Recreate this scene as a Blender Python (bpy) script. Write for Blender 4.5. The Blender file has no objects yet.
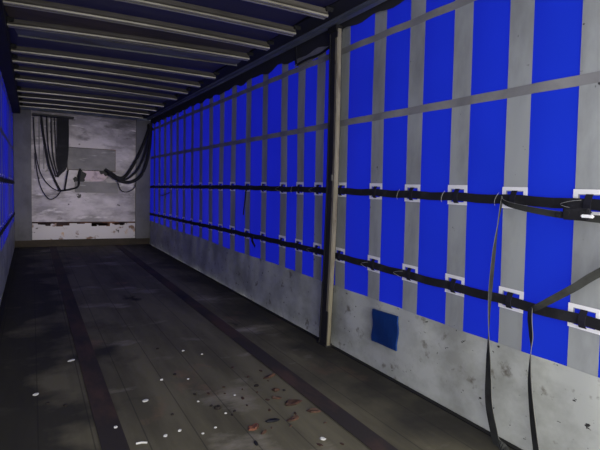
import bpy, bmesh, math, random
from mathutils import Vector, Matrix, noise

random.seed(7)
SC = bpy.context.scene
COL = SC.collection

# ------------------------------------------------------------------ camera
YAW, PIT, ROL = .5167, .0764, .0352
cy, sy, cp, sp = math.cos(YAW), math.sin(YAW), math.cos(PIT), math.sin(PIT)
Fv = Vector((sy*cp, cy*cp, -sp)); R0 = Vector((cy, -sy, 0)); U0 = R0.cross(Fv)
Rv = R0*math.cos(ROL) + U0*math.sin(ROL); Uv = U0*math.cos(ROL) - R0*math.sin(ROL)
cd = bpy.data.cameras.new('camera'); cam = bpy.data.objects.new('camera', cd); COL.objects.link(cam)
cd.sensor_width = 36; cd.lens = 473.26/600*36; cd.clip_start = .02
m = Matrix((Rv, Uv, -Fv)).transposed().to_4x4(); m.translation = Vector((.2884, 0, 1.2974))
cam.matrix_world = m
SC.camera = cam

# ------------------------------------------------------------------ light
W, YR, YF, HC = 2.48, -.15, 10.4, 2.65
world = bpy.data.worlds.new('world'); SC.world = world; world.use_nodes = True
bg = world.node_tree.nodes['Background']
bg.inputs[0].default_value = (1.0, .98, .93, 1); bg.inputs[1].default_value = 4.8
sd = bpy.data.lights.new('yard_light', 'SUN'); sun = bpy.data.objects.new('yard_light', sd); COL.objects.link(sun)
sd.energy = 1.1; sd.angle = math.radians(9); sd.color = (1, .95, .92)
sun.rotation_euler = Vector((-.01, 1, -.03)).to_track_quat('-Z', 'Y').to_euler(); sun.location = (1.2, -6, 2)
pd = bpy.data.lights.new('rear_opening', 'AREA'); por = bpy.data.objects.new('rear_opening', pd); COL.objects.link(por)
pd.shape = 'RECTANGLE'; pd.size = 2.46; pd.size_y = 2.7; pd.cycles.is_portal = True
por.location = (1.24, YR-.02, 1.36); por.rotation_euler = Vector((0, 1, 0)).to_track_quat('-Z', 'Y').to_euler()
SC.view_settings.view_transform = 'Standard'; SC.view_settings.look = 'None'
SC.view_settings.exposure = 0; SC.view_settings.gamma = 1; SC.view_settings.use_curve_mapping = False
SC.cycles.max_bounces = 8; SC.cycles.use_denoising = True

# ------------------------------------------------------------------ materials
def mat(name, col, rough=.7, metal=0, spec=.3):
    mt = bpy.data.materials.new(name); mt.use_nodes = True
    b = mt.node_tree.nodes['Principled BSDF']
    b.inputs['Base Color'].default_value = (*col, 1); b.inputs['Roughness'].default_value = rough
    b.inputs['Metallic'].default_value = metal; b.inputs['Specular IOR Level'].default_value = spec
    return mt
def noisy(name, col, layers, rough=.7, metal=0, spec=.3, bump=0, bscale=(60,60,60)):
    """layers: (color, scale xyz, threshold lo, hi, detail, offset[, roughness])"""
    mt = mat(name, col, rough, metal, spec); nt = mt.node_tree; N = nt.nodes; L = nt.links; b = N['Principled BSDF']
    tc = N.new('ShaderNodeTexCoord'); cur = None
    for ly in layers:
        c2, scl, lo, hi, det, off = ly[:6]
        mp = N.new('ShaderNodeMapping'); mp.inputs['Scale'].default_value = scl; mp.inputs['Location'].default_value = off
        L.new(tc.outputs['Object'], mp.inputs['Vector'])
        nz = N.new('ShaderNodeTexNoise'); nz.inputs['Scale'].default_value = 1; nz.inputs['Detail'].default_value = det
        nz.inputs['Roughness'].default_value = .62
        L.new(mp.outputs[0], nz.inputs['Vector'])
        mr = N.new('ShaderNodeMapRange'); mr.inputs[1].default_value = lo; mr.inputs[2].default_value = hi
        L.new(nz.outputs[0], mr.inputs[0])
        mx = N.new('ShaderNodeMix'); mx.data_type = 'RGBA'
        L.new(mr.outputs[0], mx.inputs[0])
        if cur is None: mx.inputs[6].default_value = (*col, 1)
        else: L.new(cur, mx.inputs[6])
        mx.inputs[7].default_value = (*c2, 1); cur = mx.outputs[2]
    if cur: L.new(cur, b.inputs['Base Color'])
    if bump:
        mp = N.new('ShaderNodeMapping'); mp.inputs['Scale'].default_value = bscale
        L.new(tc.outputs['Object'], mp.inputs['Vector'])
        nz = N.new('ShaderNodeTexNoise'); nz.inputs['Scale'].default_value = 1; L.new(mp.outputs[0], nz.inputs['Vector'])
        bp = N.new('ShaderNodeBump'); bp.inputs['Strength'].default_value = bump; bp.inputs['Distance'].default_value = .01
        L.new(nz.outputs[0], bp.inputs['Height']); L.new(bp.outputs[0], b.inputs['Normal'])
    return mt
def translucent(name, tcol, dcol, fac, spec=.2):
    mt = bpy.data.materials.new(name); mt.use_nodes = True; nt = mt.node_tree; N = nt.nodes; L = nt.links
    b = N['Principled BSDF']; b.inputs['Base Color'].default_value = (*dcol, 1); b.inputs['Roughness'].default_value = .45
    b.inputs['Specular IOR Level'].default_value = spec
    t = N.new('ShaderNodeBsdfTranslucent')
    tc = N.new('ShaderNodeTexCoord'); nz = N.new('ShaderNodeTexNoise'); nz.inputs['Scale'].default_value = 2.2; nz.inputs['Detail'].default_value = 4
    L.new(tc.outputs['Object'], nz.inputs['Vector'])
    mr = N.new('ShaderNodeMapRange'); mr.inputs[1].default_value = .3; mr.inputs[2].default_value = .7
    L.new(nz.outputs[0], mr.inputs[0])
    mx2 = N.new('ShaderNodeMix'); mx2.data_type = 'RGBA'; L.new(mr.outputs[0], mx2.inputs[0])
    mx2.inputs[6].default_value = (*[c*.85 for c in tcol], 1); mx2.inputs[7].default_value = (*tcol, 1)
    L.new(mx2.outputs[2], t.inputs[0])
    mx = N.new('ShaderNodeMixShader'); mx.inputs[0].default_value = fac
    L.new(b.outputs[0], mx.inputs[1]); L.new(t.outputs[0], mx.inputs[2]); L.new(mx.outputs[0], N['Material Output'].inputs[0])
    return mt

M = {}
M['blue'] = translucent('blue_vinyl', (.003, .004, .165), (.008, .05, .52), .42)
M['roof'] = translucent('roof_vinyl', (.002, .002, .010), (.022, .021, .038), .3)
M['grey'] = noisy('grey_webbing', (.36, .38, .38), [((.25, .26, .26), (4, 4, 1.5), .45, .7, 5, (0, 0, 0)), ((.05, .05, .05), (14, 14, 14), .70, .74, 3, (3, 1, 2))], .75, bump=.35, bscale=(7, 7, 2.5))
M['band'] = noisy('band_webbing', (.24, .24, .245), [((.17, .17, .175), (4, 4, 4), .45, .7, 5, (0, 0, 0))], .75)
M['skirt'] = noisy('dirty_white_vinyl', (.50, .52, .49), [((.33, .34, .31), (2.4, 2.4, 3), .42, .62, 8, (0, 0, 0)), ((.17, .16, .135), (6.5, 6.5, 7), .59, .68, 9, (5, 2, 1)), ((.03, .03, .03), (15, 15, 24), .665, .69, 4, (1, 8, 2))], .6, bump=.25, bscale=(5, 5, 7))
M['white'] = mat('white_frame_vinyl', (.93, .93, .94), .5)
M['black'] = noisy('black_webbing', (.010, .010, .013), [((.03, .03, .034), (8, 8, 8), .5, .8, 4, (0, 0, 0))], .8)
M['tab'] = mat('navy_loop_webbing', (.010, .010, .018), .8)
M['ratchet_web'] = noisy('olive_grey_webbing', (.034, .036, .033), [((.018, .018, .017), (14, 14, 14), .45, .7, 4, (0, 0, 0))], .7)
M['edge'] = mat('pale_webbing_edge', (.12, .12, .11), .7)
M['cord'] = mat('pale_cord', (.35, .35, .33), .6)
M['patch'] = noisy('navy_patch_vinyl', (.004, .028, .15), [((.004, .045, .22), (4, 4, 5), .4, .7, 4, (0, 0, 0))], .55)
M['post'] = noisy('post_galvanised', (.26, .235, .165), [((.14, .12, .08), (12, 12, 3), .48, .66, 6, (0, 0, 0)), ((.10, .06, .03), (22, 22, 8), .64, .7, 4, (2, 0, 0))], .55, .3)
M['postdark'] = noisy('post_shadow_dark_steel', (.025, .025, .028), [((.05, .045, .04), (9, 9, 3), .5, .7, 5, (0, 0, 0))], .6, .3)  # shade on the post's side put into a near-black steel colour
M['rail'] = noisy('rail_aluminium', (.17, .19, .24), [((.08, .09, .12), (6, 1.5, 6), .4, .7, 4, (0, 0, 0))], .45, .4)
M['darkcloth'] = mat('dark_valance_cloth', (.025, .025, .03), .8)
M['dark'] = mat('dark_rail', (.008, .008, .009), .7)
M['bow'] = noisy('roof_bow_galvanised_lit', (.46, .44, .36), [((.28, .26, .20), (2, 14, 14), .42, .68, 5, (0, 0, 0))], .42, .55)
M['bowbody'] = noisy('roof_bow_shaded', (.11, .10, .085), [((.06, .055, .045), (2, 14, 14), .42, .68, 5, (0, 0, 0))], .6, .2)  # bow body coloured as in shade, lips above brightened as if lit
M['plate'] = noisy('roof_plate', (.17, .18, .17), [((.10, .09, .07), (2, 9, 9), .42, .68, 5, (0, 0, 0))], .6, .2)
M['brownp'] = noisy('roof_brown_plate', (.09, .07, .05), [((.04, .035, .03), (2, 9, 9), .42, .68, 5, (0, 0, 0))], .7, .1)
M['board'] = noisy('scuffed_white_board', (.52, .475, .505), [((.25, .23, .245), (1.2, 1, 2.4), .42, .60, 7, (0, 0, 0)), ((.11, .10, .105), (1.4, 1, 3.6), .53, .66, 8, (3, 0, 4)), ((.62, .58, .60), (2, 1, 9), .60, .68, 6, (9, 0, 1)), ((.035, .03, .03), (5, 1, 7), .66, .70, 6, (1, 0, 7))], .55)
M['lowboard'] = noisy('rusty_white_board', (.55, .52, .53), [((.20, .12, .08), (3, 1, 4), .57, .63, 7, (2, 0, 0)), ((.03, .02, .02), (4, 1, 5), .60, .64, 8, (6, 0, 1)), ((.50, .30, .14), (4, 1, 4), .64, .69, 6, (3.3, 0, 5))], .6)
M['corner'] = noisy('corner_post_grey', (.12, .118, .132), [((.08, .078, .088), (3, 1, 2), .42, .65, 6, (0, 0, 0))], .6)
M['panel'] = noisy('grey_raised_panel', (.20, .19, .195), [((.13, .125, .13), (2, 1, 3), .42, .65, 6, (0, 0, 0)), ((.33, .32, .33), (1.5, 1, 12), .62, .68, 5, (1, 0, 0))], .6)
M['pink'] = noisy('pale_pink_hole', (.52, .42, .46), [((.3, .24, .26), (7, 1, 7), .5, .66, 4, (0, 0, 0))], .7)
M['rust'] = noisy('rust_seam', (.035, .02, .02), [((.16, .07, .035), (5, 2, 9), .5, .66, 6, (0, 0, 0))], .8)
M['kick'] = noisy('kick_board', (.035, .028, .02), [((.06, .045, .03), (4, 2, 6), .45, .7, 5, (0, 0, 0))], .8)
M['chip'] = mat('pale_chip', (.62, .62, .58), .7)
M['pebble'] = mat('dark_pebble', (.018, .014, .012), .8)
M['leaf'] = noisy('brown_leaf', (.045, .024, .016), [((.10, .05, .03), (25, 25, 25), .48, .62, 4, (0, 0, 0))], .7)
M['leafo'] = noisy('rust_leaf', (.20, .08, .045), [((.06, .03, .02), (30, 30, 30), .45, .6, 4, (0, 0, 0))], .7)
M['lump'] = mat('black_rubber', (.01, .01, .012), .6)

def floor_material():
    mt = noisy('floor_planks', (.150, .136, .086), [
        ((.088, .080, .052), (2.8, .5, 1), .40, .60, 8, (0, 0, 0)),
        ((.27, .245, .19), (1.2, 2.2, 1), .57, .70, 7, (4, 1, 0)),
        ((.016, .015, .014), (1.6, .8, 1), .63, .70, 8, (7.3, 3, 0)),
        ((.20, .13, .08), (1.8, 1.3, 1), .60, .72, 6, (1.2, 9, 0))], .62, spec=.25, bump=.3, bscale=(14, 3, 1))
    nt = mt.node_tree; N = nt.nodes; L = nt.links; b = N['Principled BSDF']
    src = b.inputs['Base Color'].links[0].from_socket
    tc = N.new('ShaderNodeTexCoord'); sx = N.new('ShaderNodeSeparateXYZ'); L.new(tc.outputs['Object'], sx.inputs[0])
    def math_(op, a, v, v2=None):
        n = N.new('ShaderNodeMath'); n.operation = op
        L.new(a, n.inputs[0]) if hasattr(a, 'links') else None
        if hasattr(v, 'links'): L.new(v, n.inputs[1])
        else: n.inputs[1].default_value = v
        if v2 is not None: n.inputs[2].default_value = v2
        return n.outputs[0]
    # narrow joints between the boards, running the length of the trailer
    f = math_('MODULO', math_('ADD', sx.outputs[0], 5.02), .242)
    seam = math_('LESS_THAN', f, .007)
    mx = N.new('ShaderNodeMix'); mx.data_type = 'RGBA'; L.new(math_('MULTIPLY', seam, .5), mx.inputs[0]); L.new(src, mx.inputs[6]); mx.inputs[7].default_value = (.018, .017, .015, 1)
    # darkening: a noise-edged darker strip of boards along the left side and a narrower one under the right curtain
    nz = N.new('ShaderNodeTexNoise'); nz.inputs['Scale'].default_value = 1.7; nz.inputs['Detail'].default_value = 6; L.new(tc.outputs['Object'], nz.inputs['Vector'])
    wob = math_('MULTIPLY', math_('SUBTRACT', nz.outputs[0], .5), 2.2)
    xl = math_('ADD', sx.outputs[0], wob)
    mr = N.new('ShaderNodeMapRange'); mr.inputs[1].default_value = .66; mr.inputs[2].default_value = .36; L.new(xl, mr.inputs[0])
    mr2 = N.new('ShaderNodeMapRange'); mr2.inputs[1].default_value = 2.0; mr2.inputs[2].default_value = 2.34; L.new(math_('ADD', sx.outputs[0], math_('MULTIPLY', wob, .5)), mr2.inputs[0])
    mm = math_('MULTIPLY', math_('MAXIMUM', mr.outputs[0], mr2.outputs[0]), .8)
    m2 = N.new('ShaderNodeMix'); m2.data_type = 'RGBA'; L.new(mm, m2.inputs[0]); L.new(mx.outputs[2], m2.inputs[6]); m2.inputs[7].default_value = (.014, .014, .015, 1)
    L.new(m2.outputs[2], b.inputs['Base Color'])
    return mt
M['floor'] = floor_material()
M['floor'].node_tree.nodes['Principled BSDF'].inputs['Roughness'].default_value = .85
M['strip'] = noisy('floor_strip_steel', (.034, .028, .025), [((.07, .042, .032), (4, 1.6, 1), .46, .62, 6, (0, 0, 0)), ((.012, .012, .016), (3, .8, 1), .55, .7, 5, (5, 2, 0))], .8, 0)

# ------------------------------------------------------------------ helpers
def obj(name, bm, mt, parent=None, smooth=False, label=None):
    me = bpy.data.meshes.new(name); bm.to_mesh(me); bm.free()
    mts = mt if isinstance(mt, (list, tuple)) else [mt]
    for q in mts: me.materials.append(q)
    if smooth:
        for p in me.polygons: p.use_smooth = True
    o = bpy.data.objects.new(name, me); COL.objects.link(o)
    if parent: o.parent = parent
    if label: o['label'] = label
    return o
def tag(o, label, cat, group=None, kind=None):
    o['label'] = label; o['category'] = cat
    if group: o['group'] = group
    if kind: o['kind'] = kind
    return o
def thing(name, loc, label, cat, group=None, rotz=0):
    o = bpy.data.objects.new(name, None); COL.objects.link(o); o.location = loc; o.rotation_euler = (0, 0, rotz)
    o.empty_display_size = .1
    return tag(o, label, cat, group)
def struct(name, bm, mt, smooth=False, label=None, cat=None, parent=None):
    o = obj(name, bm, mt, parent, smooth)
    if parent is None:
        o['kind'] = 'structure'
        if label: o['label'] = label
        if cat: o['category'] = cat
    elif label: o['label'] = label
    return o
def bx(bm, x0, x1, y0, y1, z0, z1, bev=0, mi=0):
    r = bmesh.ops.create_cube(bm, size=1)
    vs = r['verts']
    for v in vs:
        v.co = Vector(((x0+x1)/2+v.co.x*(x1-x0), (y0+y1)/2+v.co.y*(y1-y0), (z0+z1)/2+v.co.z*(z1-z0)))
    fs = list({f for v in vs for f in v.link_faces})
    for f in fs: f.material_index = mi
    if bev:
        es = list({e for v in vs for e in v.link_edges})
        bmesh.ops.bevel(bm, geom=es, offset=bev, segments=2, affect='EDGES')
    return bm
def box(*a, **k): return bx(bmesh.new(), *a, **k)
def smoothpath(pts, n=6):
    pts = [Vector(p) for p in pts]; out = []
    for i in range(len(pts)-1):
        p0 = pts[max(i-1, 0)]; p1 = pts[i]; p2 = pts[i+1]; p3 = pts[min(i+2, len(pts)-1)]
        for k in range(n):
            t = k/n
            out.append(.5*((2*p1)+(p2-p0)*t+(2*p0-5*p1+4*p2-p3)*t*t+(3*p1-p0-3*p2+p3)*t**3))
    out.append(pts[-1]); return out
def tube(bm, pts, r, seg=8, mi=0):
    prev = None
    for i, p in enumerate(pts):
        d = (pts[min(i+1, len(pts)-1)]-pts[max(i-1, 0)]).normalized()
        a = d.cross(Vector((0, 0, 1)) if abs(d.z) < .9 else Vector((0, 1, 0))).normalized(); b = d.cross(a)
        rr = r[i] if isinstance(r, list) else r
        ring = [bm.verts.new(p+(a*math.cos(2*math.pi*k/seg)+b*math.sin(2*math.pi*k/seg))*rr) for k in range(seg)]
        if prev:
            for k in range(seg):
                f = bm.faces.new((prev[k], prev[(k+1) % seg], ring[(k+1) % seg], ring[k])); f.material_index = mi
        else: bm.faces.new(ring[::-1])
        prev = ring
    bm.faces.new(prev); return bm
def ribbon(bm, pts, widths, t, wdir, mi=0, edge_mi=None):
    """a flat webbing band of thickness t following pts; wdir(i) gives the direction of its width"""
    prev = None
    for i, p in enumerate(pts):
        d = (pts[min(i+1, len(pts)-1)]-pts[max(i-1, 0)]).normalized()
        w = wdir(i) if callable(wdir) else wdir
        w = (w-d*w.dot(d)).normalized(); n = d.cross(w).normalized()
        hw = (widths[i] if isinstance(widths, list) else widths)/2
        ring = [bm.verts.new(p+w*a*hw+n*b*t/2) for a, b in ((-1, -1), (1, -1), (1, 1), (-1, 1))]
        if prev:
            for k in range(4):
                f = bm.faces.new((prev[k], prev[(k+1) % 4], ring[(k+1) % 4], ring[k]))
                f.material_index = edge_mi if (edge_mi is not None and k % 2 == 1) else mi
        else: bm.faces.new(ring[::-1])
        prev = ring
    bm.faces.new(prev); return bm

# ------------------------------------------------------------------ the trailer body
struct('floor', box(.012, W-.012, YR, YF+.1, -.06, 0), M['floor'], label='dark grimy plank floor of the trailer', cat='floor')
bm = bmesh.new()
bx(bm, .575, .695, YR, YF-.02, .001, .005)
struct('trim_1', bm, M['strip'], label='dark rusty steel strip let into the left of the floor', cat='floor strip')
bm = bmesh.new()
bx(bm, 1.765, 1.885, YR, YF-.02, .001, .005)
struct('trim_2', bm, M['strip'], label='dark rusty steel strip let into the right of the floor', cat='floor strip')

# roof sheet, sagging a little between the bows
bm = bmesh.new(); nx, ny = 40, 90; g = []
for j in range(ny+1):
    y = YR+(YF+.1-YR)*j/ny; row = []
    for i in range(nx+1):
        x = -.02+(W+.04)*i/nx
        row.append(bm.verts.new((x, y, HC+.075*max(0, min(1, (abs(x-1.18)-1.06)/.06))+.008*math.sin(y*6.1)+.004*noise.noise(Vector((x*3, y*3, 1))))))
    g.append(row)
for j in range(ny):
    for i in range(nx): bm.faces.new((g[j][i], g[j+1][i], g[j+1][i+1], g[j][i+1]))
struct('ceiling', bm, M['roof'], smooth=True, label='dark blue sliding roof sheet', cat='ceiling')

# bulkhead (front wall)
wall = struct('wall_front', box(.26, 2.22, YF, YF+.06, .484, 2.62), M['board'], label='scuffed white bulkhead closing the front end of the trailer', cat='wall')
for nm, x0, x1 in (('corner_post', .0, .285), ('corner_post', 2.185, W)):
    bm = box(x0, x1, YF-.05, YF+.06, .13, 2.62, bev=.008)
    bx(bm, x0+.02, x1-.02, YF-.058, YF-.05, 1.45, 1.49); bx(bm, x0+.02, x1-.02, YF-.058, YF-.05, .52, .55)
    struct(nm, bm, M['corner'], parent=wall, label='grey steel corner post')
struct('backing_sheet', box(-.03, W+.03, YF+.062, YF+.07, -.06, 2.74), M['postdark'], parent=wall)  # unseen sheet added behind the bulkhead to stop light leaking through gaps
struct('kick_board', box(.0, W, YF-.04, YF+.06, .0, .135), M['kick'], parent=wall, label='dark brown kick board')
struct('lower_panel', box(.288, 2.182, YF-.02, YF+.04, .137, .455), M['lowboard'], parent=wall, label='peeling white panel with rust patches')
bm = bmesh.new(); bx(bm, .288, 2.182, YF-.028, YF+.03, .457, .484)
for k in range(26):
    x = .3+random.random()*1.8; w = .03+random.random()*.14; h = .01+random.random()*.06
    bx(bm, x, min(2.18, x+w), YF-.0225, YF-.018, .46-h, .46)
struct('rust_seam', bm, M['rust'], parent=wall, label='dark rusty seam between the boards')
struct('panel_shadow', box(.888, 1.787, YF-.012, YF, 1.508, 1.957), M['rust'], parent=wall, label='painted shadow line around the raised panel')  # thin shadow around the raised panel, built as a dark slab
bm = box(.90, 1.775, YF-.055, YF, 1.52, 1.945, bev=.01); bx(bm, .91, 1.765, YF-.063, YF-.055, 1.905, 1.935, mi=0); bx(bm, 1.745, 1.765, YF-.062, YF-.055, 1.53, 1.905)
struct('raised_panel', bm, M['panel'], parent=wall, label='grey raised rectangular panel')
struct('lower_ledge', box(1.03, 1.84, YF-.035, YF, 1.07, 1.285, bev=.008), M['panel'], parent=wall, label='grey ledge panel under the raised panel')
# torn opening showing paler ground
bm = bmesh.new(); pts = []
for k in range(22):
    a = 2*math.pi*k/22; rx, rz = .24, .115
    r = 1+.22*noise.noise(Vector((math.cos(a)*2, math.sin(a)*2, 4)))
    pts.append((1.37+rx*r*math.cos(a)*(1.1 if abs(math.cos(a)) > .5 else 1), 1.41+rz*r*math.sin(a)))
vs = [bm.verts.new((x, YF-.012, z)) for x, z in pts]; f = bm.faces.new(vs)
e = bmesh.ops.extrude_face_region(bm, geom=[f]); bmesh.ops.translate(bm, vec=(0, .011, 0), verts=[v for v in e['geom'] if isinstance(v, bmesh.types.BMVert)])
struct('worn_patch', bm, M['pink'], parent=wall, label='pale pinkish worn patch')
bm = bmesh.new()
for k, (x, z, rx, rz) in enumerate(((1.15, 1.39, .08, .12), (1.06, 1.33, .07, .05), (1.63, 1.47, .09, .055), (1.54, 1.5, .06, .05))):
    vs = []
    for q in range(16):
        a = 2*math.pi*q/16; r = 1+.5*noise.noise(Vector((math.cos(a)*1.6+k, math.sin(a)*1.6, 2+k)))
        vs.append(bm.verts.new((x+rx*r*math.cos(a), YF-.0135-.0005*k, z+rz*r*math.sin(a))))
    bm.faces.new(vs)
struct('torn_edge', bm, M['lump'], parent=wall, label='black torn edges around the worn patch')
struct('header_beam', box(-.03, W+.03, YF-.09, YF+.06, 2.60, 2.70, bev=.006), M['rail'], parent=wall)
struct('top_strip', box(.33, .80, YF-.03, YF, 2.545, 2.59), M['board'], parent=wall)
struct('top_strip', box(.95, 2.15, YF-.03, YF, 2.535, 2.565), M['board'], parent=wall)
bm = bmesh.new()
for k in range(7): bx(bm, .33+k*.075, .352+k*.075, YF-.018, YF-.001, 1.5, 2.53)
struct('slot_strip', bm, M['panel'], parent=wall)

# side rails under the roof edge
bm = bmesh.new()
bx(bm, 2.36, 2.45, YR, YF-.1, 2.612, 2.665, bev=.022)
tube(bm, [Vector((2.40, YR, 2.675)), Vector((2.40, YF-.1, 2.675))], .024, 10)
struct('trim_3', bm, M['rail'], label='long grey aluminium roof rail above the right curtain', cat='rail')
struct('trim_4', box(2.20, 2.365, YR, YF-.1, 2.64, 2.72), M['dark'], label='dark runner track along the right roof edge', cat='rail')
bm = box(-.02, .115, YR, YF-.1, 2.50, 2.72, bev=.01)
struct('trim_5', bm, M['dark'], label='black roof rail above the left curtain', cat='rail')
struct('trim_6', box(.0, .045, YR, YF-.06, -.06, .006), M['dark'], label='dark steel sill along the left floor edge', cat='sill')
struct('trim_7', box(2.435, 2.467, YR, YF-.06, -.06, .006), M['dark'], label='dark steel sill along the right floor edge', cat='sill')

# ------------------------------------------------------------------ roof bows
def bow(yl, yr, label, kind='hat'):
    cx_ = 1.16; ym = (yl+yr)/2; length = 2.09; ang = math.atan2(yr-yl, 2.06)
    root = thing('roof_bow', (cx_, ym, 2.57), label, 'roof bow', 'roof bows', ang)
    hl = length/2; h = .062
    bm = bmesh.new()
    # hat section: two rolled lips at the bottom, web up to a flat top
    prof = [(-.036, .012), (-.036, .0), (-.022, -.003), (-.009, .0), (-.006, .010), (.006, .010), (.009, .0), (.022, -.003), (.036, .0), (.036, .012), (.024, .03), (.02, h), (-.02, h), (-.024, .03)]
    n = 12; prev = None
    for i in range(n+1):
        x = -hl+2*hl*i/n; crown = .012*(1-(2*i/n-1)**2)
        ring = [bm.verts.new((x, a, b+crown)) for a, b in prof]
        if prev:
            for k in range(len(prof)):
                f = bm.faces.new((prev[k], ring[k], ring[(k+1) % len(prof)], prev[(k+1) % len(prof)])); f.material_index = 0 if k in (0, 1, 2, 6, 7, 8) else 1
        else: bm.faces.new(ring)
        prev = ring
    bm.faces.new(prev[::-1]); bmesh.ops.recalc_face_normals(bm, faces=bm.faces)
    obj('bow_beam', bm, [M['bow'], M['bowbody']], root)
    for s in (-1, 1):
        if s == 1: bm = box(hl-.02, hl+.04, -.04, .04, .04, .075, bev=.006)
        else: bm = box(-hl-.005, -hl+.05, -.05, .05, .03, .075, bev=.008)
        obj('end_bracket', bm, M['dark'], root, label='black end bracket')
    if kind == 'plate':
        bm = box(-hl+.02, hl-.02, .075, .30, .050, .058, bev=.002); bx(bm, -hl+.02, hl-.02, .29, .302, .035, .058)
        obj('gusset_plate', bm, M['plate'], root, label='wide flat grey plate')
    if kind == 'back':
        bm = box(-hl+.02, hl-.02, -.36, -.06, .058, .064, bev=.002)
        obj('gusset_plate', bm, M['brownp'], root, label='wide brown stained plate')
        bm = box(-hl+.02, hl-.02, .16, .38, .035, .043, bev=.002); bx(bm, -hl+.02, hl-.02, .372, .38, .022, .043)
        obj('gusset_plate', bm, M['plate'], root, label='wide flat grey plate')
    return root
ORD = ['nearest', 'second nearest', 'third nearest', 'fourth nearest', 'fifth nearest', 'sixth nearest', 'seventh nearest', 'eighth nearest', 'ninth nearest', 'tenth nearest', 'eleventh nearest', 'twelfth nearest']
bows = [(3.2, 3.09, 'hat'), (3.68, 3.58, 'hat'), (4.2, 4.08, 'hat'), (4.78, 4.53, 'back'), (5.71, 5.55, 'hat'), (6.18, 6.15, 'hat'), (6.68, 6.72, 'hat'), (7.25, 7.3, 'plate'), (8.2, 8.1, 'hat'), (8.72, 8.65, 'hat'), (9.3, 9.22, 'hat'), (9.85, 9.8, 'hat')]
desc = ['galvanised roof bow just inside the top edge of the photo', 'galvanised roof bow running off the top edge near the left', 'pale galvanised double-lipped roof bow in front of the brown stained plate', 'galvanised roof bow carrying a brown and a wide grey plate', 'galvanised roof bow just beyond the wide grey plate', 'galvanised roof bow over the middle of the trailer', 'galvanised roof bow last but one before the far flat plate', 'galvanised roof bow with a flat plate behind it', 'dim roof bow beyond the far flat plate', 'dim roof bow third from the white bulkhead', 'dim roof bow second from the white bulkhead', 'dim roof bow closest to the white bulkhead']
for (a, b, k), nth, d in zip(bows, ORD, desc): bow(a, b, d + ', ' + nth + ' to the viewer' if len(d.split()) < 11 else d, k)
for o in list(COL.objects):
    if o.name.startswith('roof_bow') and len(o['label'].split()) > 16: o['label'] = ' '.join(o['label'].split()[:16])

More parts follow.
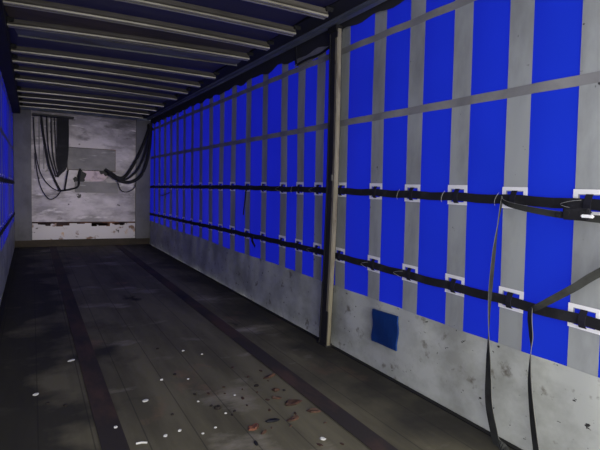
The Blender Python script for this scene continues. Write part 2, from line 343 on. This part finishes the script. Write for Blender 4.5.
# ------------------------------------------------------------------ side curtains
PITCH, Y0 = .3842, 1.2228
STR = [Y0+PITCH*k for k in range(-3, 24)]
STR = STR[:8]+[3.205, 3.56, 3.90, 4.24, 4.70, 5.15, 5.61, 6.04, 6.47, 6.91, 7.36, 7.82, 8.25, 8.68, 9.12, 9.56, 10.0]
def strap_z(y, upper):
    def interp(tab):
        for (ya, za), (yb, zb) in zip(tab, tab[1:]):
            if y <= yb: t = max(0, (y-ya)/(yb-ya)); return za+(zb-za)*t
        return tab[-1][1]
    if upper: return interp([(-.9, 1.262), (1.1, 1.268), (1.35, 1.274), (1.63, 1.280), (2.5, 1.285), (3.4, 1.292), (5.7, 1.287), (10.4, 1.225)])
    return interp([(-.9, .735), (1.9, .745), (3.4, .757), (4.7, .745), (5.65, .73), (10.4, .65)])
def build_curtain(side):
    s = 1 if side == 'right' else -1
    def X(x): return x if s == 1 else W-x          # mirror about the middle of the trailer
    def bil(y, z):
        b = .009*noise.noise(Vector((y*1.1+(0 if s == 1 else 40), z*.9, 3)))+.004*math.sin((y-Y0)/PITCH*2*math.pi)
        return b*min(1, z/.3)
    root = thing('side_curtain', (X(2.49), 4.7, 0), ('blue load curtain with grey vertical strips along the right side of the trailer' if s == 1 else 'blue load curtain with grey vertical strips along the left side of the trailer'), 'curtain')
    inv = root.location.copy()
    def P(x, y, z): return Vector((X(x), y, z))-inv
    def sheet(bm, ys, zs, off, mi=0, shear=0):
        g = [[bm.verts.new(P(2.494-off+bil(y, z), y+shear*(z-1.28), z)) for z in zs] for y in ys]
        for i in range(len(ys)-1):
            for j in range(len(zs)-1):
                q = (g[i][j], g[i+1][j], g[i+1][j+1], g[i][j+1])
                f = bm.faces.new(q if s == 1 else q[::-1]); f.material_index = mi
    def lin(a, b, n): return [a+(b-a)*i/n for i in range(n+1)]
    bm = bmesh.new(); sheet(bm, lin(YR, YF+.06, 220), lin(.445, 2.70, 22), 0)
    obj('vinyl_sheet', bm, M['blue'], root, True, label='translucent bright blue vinyl')
    # skirt
    bm = bmesh.new(); ys = lin(YR, YF+.06, 260); zs = lin(-.055, .503, 10); g = []
    for y in ys:
        row = []
        for z in zs:
            k = max(0, z)/.503
            top = .012*noise.noise(Vector((y*.8, 7, s)))
            x = 2.4885+bil(y, z)*k+.018*math.sin(k*math.pi)*noise.noise(Vector((y*1.7, z*2.5, 9+s)))-.010*(1-k)*(.5+noise.noise(Vector((y*2.2, 1, 5))))
            row.append(bm.verts.new(P(x, y, z+top*k)))
        g.append(row)
    for i in range(len(ys)-1):
        for j in range(len(zs)-1):
            q = (g[i][j], g[i+1][j], g[i+1][j+1], g[i][j+1]); bm.faces.new(q if s == 1 else q[::-1])
    obj('skirt', bm, M['skirt'], root, True, label='dirty grey-white lower skirt')
    # dark valance hanging from the rail over the top edge
    bm = bmesh.new(); ys = lin(YR, YF-.06, 150); g = []
    for y in ys:
        zb = (2.575 if y < 3.3 else 2.515)+.025*noise.noise(Vector((y*3.1, 2, s)))+.012*math.sin((y-Y0)/PITCH*2*math.pi)
        g.append([bm.verts.new(P(2.468+.006*noise.noise(Vector((y*4, z, 1))), y, z)) for z in (zb, (zb+2.66)/2, 2.66)])
    for i in range(len(ys)-1):
        for j in range(2):
            q = (g[i][j], g[i+1][j], g[i+1][j+1], g[i][j+1]); bm.faces.new(q if s == 1 else q[::-1])
    obj('valance', bm, M['darkcloth'], root, True, label='dark folded cloth along the top edge')
    # horizontal bands
    for z0, z1 in ((1.815, 1.865), (2.395, 2.445)):
        bm = bmesh.new(); sheet(bm, lin(YR, YF-.07, 200), lin(z0, z1, 1), .0065)
        obj('horizontal_band', bm, M['band'], root, True, label='grey horizontal reinforcing band')
    hw, fw, fh, bd = .073, .078, .064, .021
    for y in STR:
        bm = bmesh.new(); zu, zl = strap_z(y, True), strap_z(y, False)
        w = (-hw, -hw+.024, hw-.024, hw)
        ih = fh-bd
        # the strip, open at the two strap windows
        for za, zb in ((.49, zl-ih), (zl+ih, zu-ih), (zu+ih, 2.64)):
            sheet(bm, [y-hw, y, y+hw], lin(za, zb, max(2, int((zb-za)/.12))), .0035, 0, .034)
        for zc in (zl, zu):
            for a, b in ((w[0], w[1]), (w[2], w[3])): sheet(bm, [y+a, y+b], lin(zc-ih, zc+ih, 2), .0035, 0, .034)
        obj('reinforcing_strip', bm, M['grey'], root, True)
        if y < .2 and s == 1 or (s == -1 and y < 4.5): continue
        for zc in (zl, zu):
            bm = bmesh.new(); j = random.uniform(-.003, .003)
            sheet(bm, [y-fw, y+fw], [zc+fh-bd+.004, zc+fh+j+.004], .0085, 0, .034)
            sheet(bm, [y-fw, y+fw], [zc-.047, zc-.030], .0085, 0, .034)
            for a in (-1, 1):
                ya, yb = sorted((y+a*fw, y+a*(fw-.025))); sheet(bm, [ya, yb], [zc-.030, zc+fh-bd+.004], .0085, 0, .034)
            fr = obj('strap_window', bm, M['white'], root, label='white frame around a strap slot')
            bm = bmesh.new(); tw = .0165
            y_ = y+.034*(zc-1.28)
            pts = [P(2.484, y_, zc+ih+.004), P(2.475, y_, zc+.032), P(2.4655, y_, zc), P(2.475, y_, zc-.03), P(2.484, y_, zc-.036)]
            ribbon(bm, smoothpath(pts, 3), tw*2, .003, Vector((0, 1, 0)))
            obj('strap_loop', bm, M['tab'], fr, label='dark webbing loop')
    return root, P, bil
rc, PR, bilr = build_curtain('right')
lc, PL, bill = build_curtain('left')

# navy repair patch on the right skirt
bm = bmesh.new()
cor = [(2.70, .200), (2.425, .208), (2.43, .447), (2.70, .437)]
n = 6; g = []
for i in range(n+1):
    row = []
    for j in range(n+1):
        u, v = i/n, j/n
        y = (1-u)*((1-v)*cor[0][0]+v*cor[3][0])+u*((1-v)*cor[1][0]+v*cor[2][0]); z = (1-u)*((1-v)*cor[0][1]+v*cor[3][1])+u*((1-v)*cor[1][1]+v*cor[2][1])
        if i in (0, n): y += .006*math.sin(v*9)
        row.append(bm.verts.new(PR(2.462+.003*math.sin(u*5+v*4), y, z)))
    g.append(row)
for i in range(n):
    for j in range(n): bm.faces.new((g[i][j], g[i][j+1], g[i+1][j+1], g[i+1][j]))
r = bmesh.ops.extrude_face_region(bm, geom=list(bm.faces)); bmesh.ops.translate(bm, vec=(.012, 0, 0), verts=[v for v in r['geom'] if isinstance(v, bmesh.types.BMVert)])
obj('repair_patch', bm, M['patch'], rc, label='square navy blue repair patch')
# folded grey flap under the rail, beyond the post
bm = bmesh.new()
outl = [(3.36, 2.60), (3.36, 2.50), (3.6, 2.455), (3.85, 2.43), (3.96, 2.42), (4.05, 2.50), (4.3, 2.60)]
vs = [bm.verts.new(PR(2.472, y, z)) for y, z in outl]; f = bm.faces.new(vs)
r = bmesh.ops.extrude_face_region(bm, geom=[f]); bmesh.ops.translate(bm, vec=(.006, 0, 0), verts=[v for v in r['geom'] if isinstance(v, bmesh.types.BMVert)])
obj('top_flap', bm, M['band'], rc, label='grey flap folded down under the rail')

# ------------------------------------------------------------------ long black load straps
def long_strap(side, upper, y0, y1, label):
    s = 1 if side == 'right' else -1
    sx = (lambda x: x) if s == 1 else (lambda x: W-x)
    root = thing('load_strap', (sx(2.465), (y0+y1)/2, strap_z((y0+y1)/2, upper)), label, 'strap')
    L0 = root.location
    n = int((y1-y0)/.09); pts = []
    for i in range(n+1):
        y = y0+(y1-y0)*i/n
        ph = (y-Y0)/PITCH*2*math.pi
        z = strap_z(y, upper)+.0035*math.cos(ph)+.003*noise.noise(Vector((y*2, 3, s*2+upper)))
        pts.append(Vector((sx(2.4745+.0015*math.cos(ph*2)), y, z))-L0)
    bm = bmesh.new(); ribbon(bm, pts, .05, .005, Vector((0, 0, 1)))
    obj('webbing', bm, M['black'], root)
    return root, L0
straps = []
ru, LRU = long_strap('right', True, YR, YF-.07, 'upper black webbing strap running along the right curtain')
rl, LRL = long_strap('right', False, YR, YF-.07, 'lower black webbing strap running along the right curtain')
long_strap('left', True, YR, YF-.07, 'upper black webbing strap running along the left curtain')
long_strap('left', False, YR, YF-.07, 'lower black webbing strap running along the left curtain')
# thin pale cord tied round the straps beside the windows
for root, L0, up in ((ru, LRU, True), (rl, LRL, False)):
    for y in STR[3:12]:
        z = strap_z(y, up)
        kind = random.random(); d = .075+random.random()*.02
        if kind > .75: continue
        if kind < .45: pts = [(2.455, y+.02, z+.02), (2.452, y+d-.03, z+.014), (2.450, y+d+.02, z-.002), (2.452, y+d-.02, z-.016), (2.455, y+.03, z-.022)]
        else: pts = [(2.46, y+d, z+.034), (2.452, y+d+.008, z+.014), (2.452, y+d+.018, z-.014), (2.46, y+d+.02, z-.036)]
        bm = bmesh.new(); tube(bm, smoothpath([Vector(p)-L0 for p in pts], 4), .0011, 6)
        obj('tie_cord', bm, M['cord'], root, True, label='thin pale tie cord')
# short loose tails hanging from the straps further in
def tail(root, L0, pts, w, label):
    bm = bmesh.new(); ribbon(bm, smoothpath([Vector(p)-L0 for p in pts], 5), w, .004, Vector((0, 1, .15)))
    obj('loose_tail', bm, M['black'], root, label=label)
tail(ru, LRU, [(2.455, 5.11, 1.28), (2.45, 5.12, 1.15), (2.445, 5.15, .97)], .03, 'short loose tail hanging down')
tail(rl, LRL, [(2.455, 4.88, .75), (2.44, 4.86, .70), (2.45, 4.80, .64)], .045, 'short loose tail hanging down')
tail(ru, LRU, [(2.455, 8.6, 1.15), (2.44, 9.0, 1.09), (2.45, 9.3, 1.08)], .02, 'short loose tail hanging down')

# ------------------------------------------------------------------ post between the curtain bays
post = thing('curtain_post', (2.425, 3.26, 0), 'upright steel post with a worn yellowish edge standing before the right curtain', 'post')
def bend(x, z): return x+.018*math.sin(z/2.6*math.pi)-.006*math.sin(z/2.6*3*math.pi)
def postpiece(name, x0, x1, y0, y1, z0, z1, mt, label=None):
    bm = bmesh.new(); n = 16; prev = None
    for i in range(n+1):
        z = z0+(z1-z0)*i/n; b = -.022*math.sin(z/2.6*math.pi)
        lean = .020*(z/2.6)
        ring = [bm.verts.new((a-2.425-b*.3, c-3.26+lean+b, z)) for a, c in ((x0, y0), (x1, y0), (x1, y1), (x0, y1))]
        if prev:
            for k in range(4): bm.faces.new((prev[k], prev[(k+1) % 4], ring[(k+1) % 4], ring[k]))
        else: bm.faces.new(ring[::-1])
        prev = ring
    bm.faces.new(prev); return obj(name, bm, mt, post, label=label)
postpiece('post_web', 2.402, 2.446, 3.212, 3.30, .012, 2.56, M['postdark'], 'steel side of the post with its shadow painted in')
postpiece('post_flange', 2.400, 2.430, 3.196, 3.211, .012, 2.57, M['post'], 'worn yellowish galvanised edge')
postpiece('post_lip', 2.391, 2.397, 3.196, 3.225, .3, 2.5, M['post'])
postpiece('rear_flange', 2.398, 2.456, 3.311, 3.323, .012, 2.55, M['postdark'])
bm = box(-.04, .035, -.07, .075, 0, .012, bev=.003)
for a, b in ((-.028, -.055), (-.028, .055), (.022, -.055)):
    r = bmesh.ops.create_cone(bm, segments=6, radius1=.008, radius2=.008, depth=.01, cap_ends=True); bmesh.ops.translate(bm, vec=(a, b, .016), verts=r['verts'])
obj('foot_plate', bm, M['postdark'], post)
bm = box(-.035, .03, -.03, .10, 2.555, 2.604, bev=.004)
obj('top_bracket', bm, M['dark'], post)
bm = box(-.035, -.022, -.055, -.035, 1.37, 1.42, bev=.003)
obj('latch', bm, M['edge'], post, label='small pale latch')
# hanging hook beyond the post
hk = thing('rail_hook', (2.43, 3.97, 2.605), 'dark hanging strap with a small ring under the roof rail, left of the post', 'hook')
bm = bmesh.new(); ribbon(bm, smoothpath([Vector((0, .0, 0)), Vector((.0, -.005, -.08)), Vector((.0, -.02, -.16))], 4), .035, .004, Vector((0, 1, 0)))
obj('hook_strap', bm, M['black'], hk)
bm = bmesh.new(); tube(bm, [Vector((0, -.02+.018*math.cos(a*math.pi/6), -.178+.018*math.sin(a*math.pi/6))) for a in range(13)], .004, 6)
obj('ring', bm, M['edge'], hk)
bm = bmesh.new(); ribbon(bm, smoothpath([Vector((0, -.02, -.17)), Vector((.01, -.2, -.15)), Vector((.012, -.4, -.155)), Vector((.012, -.57, -.13))], 4), .022, .004, Vector((0, 0, 1)))
obj('side_strap', bm, M['black'], hk)

# ------------------------------------------------------------------ loose ratchet straps near the viewer
s1 = thing('ratchet_strap', (2.40, 1.63, 1.26), 'grey ratchet strap looped over the upper black strap with one end trailing to the floor', 'strap')
o = s1.location
A = [(2.425, .40, 1.20), (2.42, .8, 1.205), (2.41, 1.13, 1.212), (2.41, 1.21, 1.216), (2.405, 1.33, 1.222), (2.405, 1.46, 1.236), (2.41, 1.57, 1.253), (2.42, 1.622, 1.268), (2.435, 1.645, 1.29)]
p = smoothpath([Vector(q)-o for q in A], 6); n = len(p)
bm = bmesh.new(); ribbon(bm, p, [.034-.014*(i/n)**3 for i in range(n)], .004, Vector((-.35, 0, 1)), 0, 1)
obj('running_end', bm, [M['ratchet_web'], M['edge']], s1)
B = [(2.44, 1.645, 1.29), (2.425, 1.64, 1.24), (2.41, 1.642, 1.12), (2.40, 1.645, .96), (2.40, 1.65, .74), (2.40, 1.64, .53), (2.395, 1.625, .37), (2.395, 1.61, .20), (2.39, 1.565, .07), (2.385, 1.53, .014), (2.37, 1.42, .010)]
p = smoothpath([Vector(q)-o for q in B], 8); n = len(p)
def tw(i):
    a = i/n; ang = 1.35+.2*math.sin(a*6)-.95*max(0, min(1, (a-.5)*4))+.9*max(0, min(1, (a-.15)*9))*max(0, 1-a*2.2)
    return Vector((-math.cos(ang), math.sin(ang)*.0+math.cos(ang)*.3+.0, 0))+Vector((0, math.cos(1.35-ang), 0))*.9
def tw1(i):
    a = i/n; ang = math.radians([62, 70, 58, 78, 84, 60, 25, 12, 8, 5, 5][min(10, int(a*10.99))])
    b = min(10, int(a*10.99)+1); t = a*10.99-int(a*10.99)
    ang2 = math.radians([62, 70, 58, 78, 84, 60, 25, 12, 8, 5, 5][b]); ang = ang*(1-t)+ang2*t
    return Vector((math.sin(ang)*.9, math.cos(ang), 0))
bm = bmesh.new(); ribbon(bm, p, [.036+.014*max(0, min(1, (i/n-.5)*5)) for i in range(n)], .0035, tw1, 0, 1)
obj('hanging_end', bm, [M['ratchet_web'], M['edge']], s1)
# ratchet buckle where the strap is joined
bm = box(-.014, .014, -.41-.05, -.41+.065, -.06, -.005, bev=.005); bx(bm, -.016, -.002, -.33, -.31, -.05, -.03, bev=.003)
for dy in (-.035, .035):
    r = bmesh.ops.create_cone(bm, segments=12, radius1=.014, radius2=.014, depth=.034, cap_ends=True)
    for v in r['verts']: v.co = Vector((v.co.z, v.co.x+dy-.40, v.co.y-.03))
rb = obj('ratchet_buckle', bm, M['black'], s1, label='black ratchet buckle')
bm = box(-.026, -.014, -.49, -.435, -.045, -.031, bev=.004)
obj('buckle_handle', bm, M['white'], rb, label='white handle grip')

s2 = thing('ratchet_strap', (2.40, 1.40, .75), 'grey ratchet strap crossing the lower black strap at a slant, its end hanging down', 'strap')
o = s2.location
A = [(2.43, .55, 1.30), (2.42, .85, 1.17), (2.405, 1.11, .985), (2.40, 1.21, .90), (2.40, 1.32, .815), (2.41, 1.39, .765), (2.43, 1.425, .745)]
p = smoothpath([Vector(q)-o for q in A], 6); n = len(p)
bm = bmesh.new(); ribbon(bm, p, [.038-.016*(i/n)**3 for i in range(n)], .004, Vector((-.5, 0, 1)), 0, 1)
obj('running_end', bm, [M['ratchet_web'], M['edge']], s2)
B = [(2.43, 1.435, .75), (2.41, 1.42, .70), (2.40, 1.40, .62), (2.40, 1.395, .55), (2.40, 1.39, .40), (2.395, 1.355, .21), (2.39, 1.32, .07), (2.38, 1.29, .012), (2.36, 1.18, .010)]
p = smoothpath([Vector(q)-o for q in B], 8); n = len(p)
angs = [40, 30, 35, 60, 35, 20, 15, 10, 8]
def tw2(i):
    a = i/n*(len(angs)-1); k = min(len(angs)-2, int(a)); t = a-k
    ang = math.radians(angs[k]*(1-t)+angs[k+1]*t); return Vector((math.sin(ang)*.9, math.cos(ang), 0))
bm = bmesh.new(); ribbon(bm, p, .04, .0035, tw2, 0, 1)
obj('hanging_end', bm, [M['ratchet_web'], M['edge']], s2)

# ------------------------------------------------------------------ black straps hanging at the bulkhead
def hang(label, pts, r, group=None, flat=True, yb=YF-.13, name='hanging_strap'):
    base = Vector((pts[0][0], yb, pts[0][1]))
    P_ = [Vector((x, yb+(q[0] if q else 0), z))-base for x, z, *q in pts]
    bm = bmesh.new()
    sp_ = smoothpath(P_, 6)
    if flat: ribbon(bm, sp_, r*2, .006, Vector((1, .15, 0)) if abs(P_[-1].z) > abs(P_[-1].x) else Vector((.6, .2, .8)))
    else: tube(bm, sp_, r, 7)
    o_ = obj(name, bm, M['black'], None, not flat); o_.location = base
    return tag(o_, label, 'cord' if name == 'black_cord' else 'strap', group)
hang('leftmost thin black strap swinging down the left edge of the white bulkhead', [(.32, 2.46), (.33, 2.12), (.36, 1.79), (.41, 1.5), (.50, 1.29), (.65, 1.13), (.78, 1.09)], .009, flat=False)
hang('second hanging black strap from the left on the white bulkhead', [(.45, 2.48, -.01), (.47, 2.25, -.01), (.51, 1.96, -.01), (.57, 1.59, -.02), (.67, 1.30, -.02), (.76, 1.11, -.02)], .021, flat=False)
hang('third hanging black strap from the left on the white bulkhead', [(.54, 2.49, -.03), (.55, 2.13, -.03), (.58, 1.8, -.04), (.65, 1.51, -.05), (.69, 1.36, -.05)], .012, flat=False)
hang('fourth hanging black strap from the left on the white bulkhead', [(.615, 2.5), (.62, 2.14), (.645, 1.76), (.70, 1.47), (.735, 1.39)], .012, flat=False)
hang('fifth hanging black strap, just left of the thick black bundle', [(.67, 2.5, -.03), (.68, 2.19, -.03), (.70, 1.81, -.04), (.74, 1.56, -.05), (.75, 1.45, -.05)], .010, flat=False)
bl = ['left edge of the thick black strap bundle on the bulkhead', 'inner left strap of the thick black bundle on the bulkhead', 'middle strap of the thick black bundle on the bulkhead', 'inner right strap of the thick black bundle on the bulkhead', 'right edge of the thick black strap bundle on the bulkhead']
for k in range(5):
    x = .735+k*.038
    hang(bl[k], [(x, 2.48, -.01*k), (x+.003, 2.2, -.01*k), (x-.002, 1.95-.01*k, -.01*k), (x-.02, 1.69, -.012*k), (.75+k*.022, 1.48+.01*k, -.014*k), (.71+k*.012, 1.36+k*.02, -.015*k)], .024, yb=YF-.20)
hang('thin black cord drooping in the lowest loop at the bulkhead', [(.34, 1.79), (.37, 1.5), (.42, 1.21), (.50, 1.02), (.59, .93), (.70, .98), (.78, 1.10)], .009, flat=False, name='black_cord', yb=YF-.17)
hang('black strap hooked from the bundle foot over to the worn patch', [(.72, 1.10), (.80, 1.10), (.94, 1.13), (1.08, 1.19), (1.10, 1.36), (1.12, 1.54)], .018, flat=False, yb=YF-.14)
hang('short black strap rising to the left end of the raised grey panel', [(.84, 1.11), (.87, 1.31), (.90, 1.5)], .016, flat=False, yb=YF-.19)
hang('upper black strap of the swag drooping from the right curtain corner', [(2.44, 2.50), (2.31, 2.10), (2.12, 1.68), (1.95, 1.42), (1.80, 1.40), (1.68, 1.48), (1.57, 1.55)], .030, flat=False, yb=YF-.14)
hang('lowest thick black strap of the swag drooping from the right curtain corner', [(2.45, 2.44), (2.41, 1.92), (2.28, 1.49), (2.08, 1.32), (1.89, 1.32), (1.75, 1.39), (1.64, 1.47)], .032, flat=False, yb=YF-.19)
hang('middle black strap of the swag drooping from the right curtain corner', [(2.43, 2.46), (2.35, 1.99), (2.2, 1.6), (2.0, 1.39), (1.83, 1.36), (1.72, 1.45), (1.60, 1.52)], .02, flat=False, yb=YF-.24)
hang('black strap lying behind the swag against the bulkhead by the raised panel', [(1.95, 1.36), (1.85, 1.37), (1.76, 1.43), (1.68, 1.49)], .032, flat=False, yb=YF-.09)
hang('thin black cord sagging under the right swag', [(1.80, 1.38, -.02), (1.83, 1.26), (1.89, 1.13), (2.02, 1.11), (2.15, 1.21), (2.17, 1.40, -.04)], .008, flat=False, name='black_cord', yb=YF-.12)
bm = box(.30, 1.0, YF-.27, YF-.09, 2.485, 2.515, bev=.004)
tag(obj('strap_rail', bm, M['postdark']), 'dark bar at the top left of the bulkhead carrying the hanging straps', 'rail')
bm = box(2.40, 2.47, YF-.27, YF-.05, 2.44, 2.53, bev=.005)
tag(obj('strap_bracket', bm, M['dark']), 'dark bracket at the top right corner of the bulkhead holding the swag', 'bracket')

# ------------------------------------------------------------------ litter on the floor
def blob(x, y, rx, ry, h, mt, name, label, cat, group=None, rot=0, seed=0, curl=0):
    bm = bmesh.new(); n = 12; rings = []
    for lv, (sc, z) in enumerate(((.92, 0), (1, .45), (.72, 1))):
        ring = []
        for k in range(n):
            a = 2*math.pi*k/n; r = sc*(1+.38*noise.noise(Vector((math.cos(a)*1.3+seed*3.1, math.sin(a)*1.3, seed*1.7))))
            zz = z*h*(1+.4*noise.noise(Vector((k*.9, seed, 2))))+curl*max(0, math.cos(a+seed))*z
            ring.append(bm.verts.new((rx*r*math.cos(a), ry*r*math.sin(a), zz)))
        rings.append(ring)
    for r0, r1 in zip(rings, rings[1:]):
        for k in range(n): bm.faces.new((r0[k], r0[(k+1) % n], r1[(k+1) % n], r1[k]))
    bm.faces.new(rings[0][::-1])
    c = bm.verts.new((0, 0, h*.95))
    for k in range(n): bm.faces.new((rings[-1][k], rings[-1][(k+1) % n], c))
    o_ = obj(name, bm, mt, None, False); zf = .005 if (.57 < x < .70 or 1.76 < x < 1.89) else 0
    o_.location = (x, y, zf); o_.rotation_euler = (0, 0, rot); return tag(o_, label, cat, group)
pale = [(.53, 3.70, .030, .013, 'pale flat chip lying against the left edge of the dark left floor strip'),
        (.30, 3.18, .020, .014, 'white chip lying alone near the left side of the floor'),
        (.87, 2.82, .022, .017, 'largest white chip in the middle of the bare floor boards'),
        (.665, 2.56, .011, .009, 'tiny white chip lying on the dark left floor strip'),
        (.88, 2.37, .012, .009, 'small white chip, left one of a near pair on the floor'),
        (.96, 2.39, .011, .009, 'small white chip, right one of a near pair on the floor'),
        (1.03, 3.09, .012, .009, 'small pale chip left of the pale smudge on the boards'),
        (1.31, 3.58, .014, .010, 'furthest pale chip on the boards, beyond the pale smudges'),
        (1.60, 1.99, .014, .018, 'pale ring-shaped chip nearest the right dark strip')]
for k, (x, y, a, b, lb) in enumerate(pale): blob(x, y, a, b, .006, M['chip'], 'pale_chip', lb, 'chip', rot=.5, seed=k)
for k, (x, y) in enumerate(((1.15, 2.68), (1.19, 3.03), (1.14, 2.34), (1.06, 2.31), (1.38, 2.67), (1.42, 3.45), (1.245, 2.47))):
    blob(x, y, .008, .007, .004, M['chip'], 'pale_speck', 'tiny pale grit speck scattered over the middle floor boards', 'grit', 'pale grit specks on the floor', seed=20+k)
for k, (x, y, r) in enumerate(((1.14, 3.7, .014), (1.13, 3.14, .014), (1.16, 2.78, .012), (1.2, 2.59, .010), (1.3, 2.47, .010), (1.27, 2.43, .008), (.97, 2.58, .009), (1.56, 2.74, .020), (1.69, 2.60, .012), (.45, 2.95, .014), (.36, 3.02, .012))):
    blob(x, y, r, r*.8, .008, M['pebble'], 'dark_crumb', 'small dark crumb scattered on the floor boards', 'crumb', 'dark crumbs on the floor', seed=40+k, rot=k)
rnd = random.Random(11)
used = [(1.70, 2.84), (1.645, 2.63), (1.60, 2.52), (1.66, 2.42), (1.715, 2.27), (1.56, 2.24), (1.32, 2.25), (1.35, 2.18), (1.45, 2.275), (1.27, 2.10), (1.27, 2.07), (1.38, 2.67), (1.3, 2.47), (1.27, 2.43), (1.56, 2.74), (1.69, 2.60), (1.245, 2.47), (1.225, 2.545), (1.63, 2.41), (1.69, 2.43), (1.6, 1.99)]
for k in range(60):
    x = rnd.gauss(1.58, .14); y = 2.45+rnd.gauss(0, .24)-(x-1.58)*.4; a = rnd.uniform(.006, .016)
    if 1.75 < x or y < 1.9 or any((x-q)**2+(y-w)**2 < .0036 for q, w in used): continue
    used.append((x, y))
    blob(x, y, a*1.3, a*.7, .005, M['leaf'], 'leaf_crumb', 'small brown leaf crumb in the dirt patch beside the right dark strip', 'crumb', 'brown leaf crumbs in the dirt patch', rot=rnd.uniform(0, 3), seed=100+k)
blob(1.225, 2.545, .02, .018, .016, M['pebble'], 'dark_lump', 'round dark lump of dirt, biggest among the small crumbs', 'dirt', seed=60)
bm = bmesh.new(); tube(bm, [Vector((-.025, -.004, .006)), Vector((0, .002, .007)), Vector((.028, .0, .006))], .005, 6)
o_ = obj('wood_splinter', bm, M['chip']); o_.location = (.755, 2.345, 0); o_.rotation_euler = (0, 0, -.35); tag(o_, 'short pale wood splinter beside the left dark strip in the foreground', 'splinter')
lv = [(1.70, 2.84, .050, .020, 'leaf', 'curled brown leaf furthest from the viewer in the dirt patch', .3),
      (1.645, 2.63, .030, .024, 'leaf', 'small round brown leaf in the middle of the dirt patch', .0),
      (1.60, 2.52, .035, .014, 'leaf', 'thin brown leaf scrap below the small round brown leaf', -.3),
      (1.66, 2.42, .065, .028, 'leaf', 'widest reddish brown dirt flake beside the right dark strip', .2),
      (1.715, 2.27, .040, .016, 'leaf', 'brown leaf overlapping the edge of the right dark strip', -.5),
      (1.56, 2.24, .045, .014, 'leaf', 'long flat brown leaf right of the black rubber scrap', .1),
      (1.32, 2.25, .036, .026, 'leafo', 'orange-brown crumpled leaf, brightest litter on the boards', .5),
      (1.352, 2.18, .022, .009, 'leaf', 'narrow dark leaf scrap next to the orange-brown leaf', .5),
      (1.45, 2.275, .042, .019, 'lump', 'flat black rubber scrap on the boards', -.1),
      (1.27, 2.10, .009, .026, 'lump', 'short dark stick nearest the lower edge of the photo', -.2)]
for k, (x, y, a, b, mk, lb, rt) in enumerate(lv):
    nm = {'leaf': 'dry_leaf', 'leafo': 'dry_leaf', 'lump': 'rubber_scrap'}[mk]
    if 'stick' in lb: nm = 'dark_stick'
    blob(x, y, a, b, .008, M[mk], nm, lb, 'leaf' if mk != 'lump' else ('stick' if 'stick' in lb else 'scrap'), rot=rt, seed=70+k, curl=.012 if mk != 'lump' else .003)
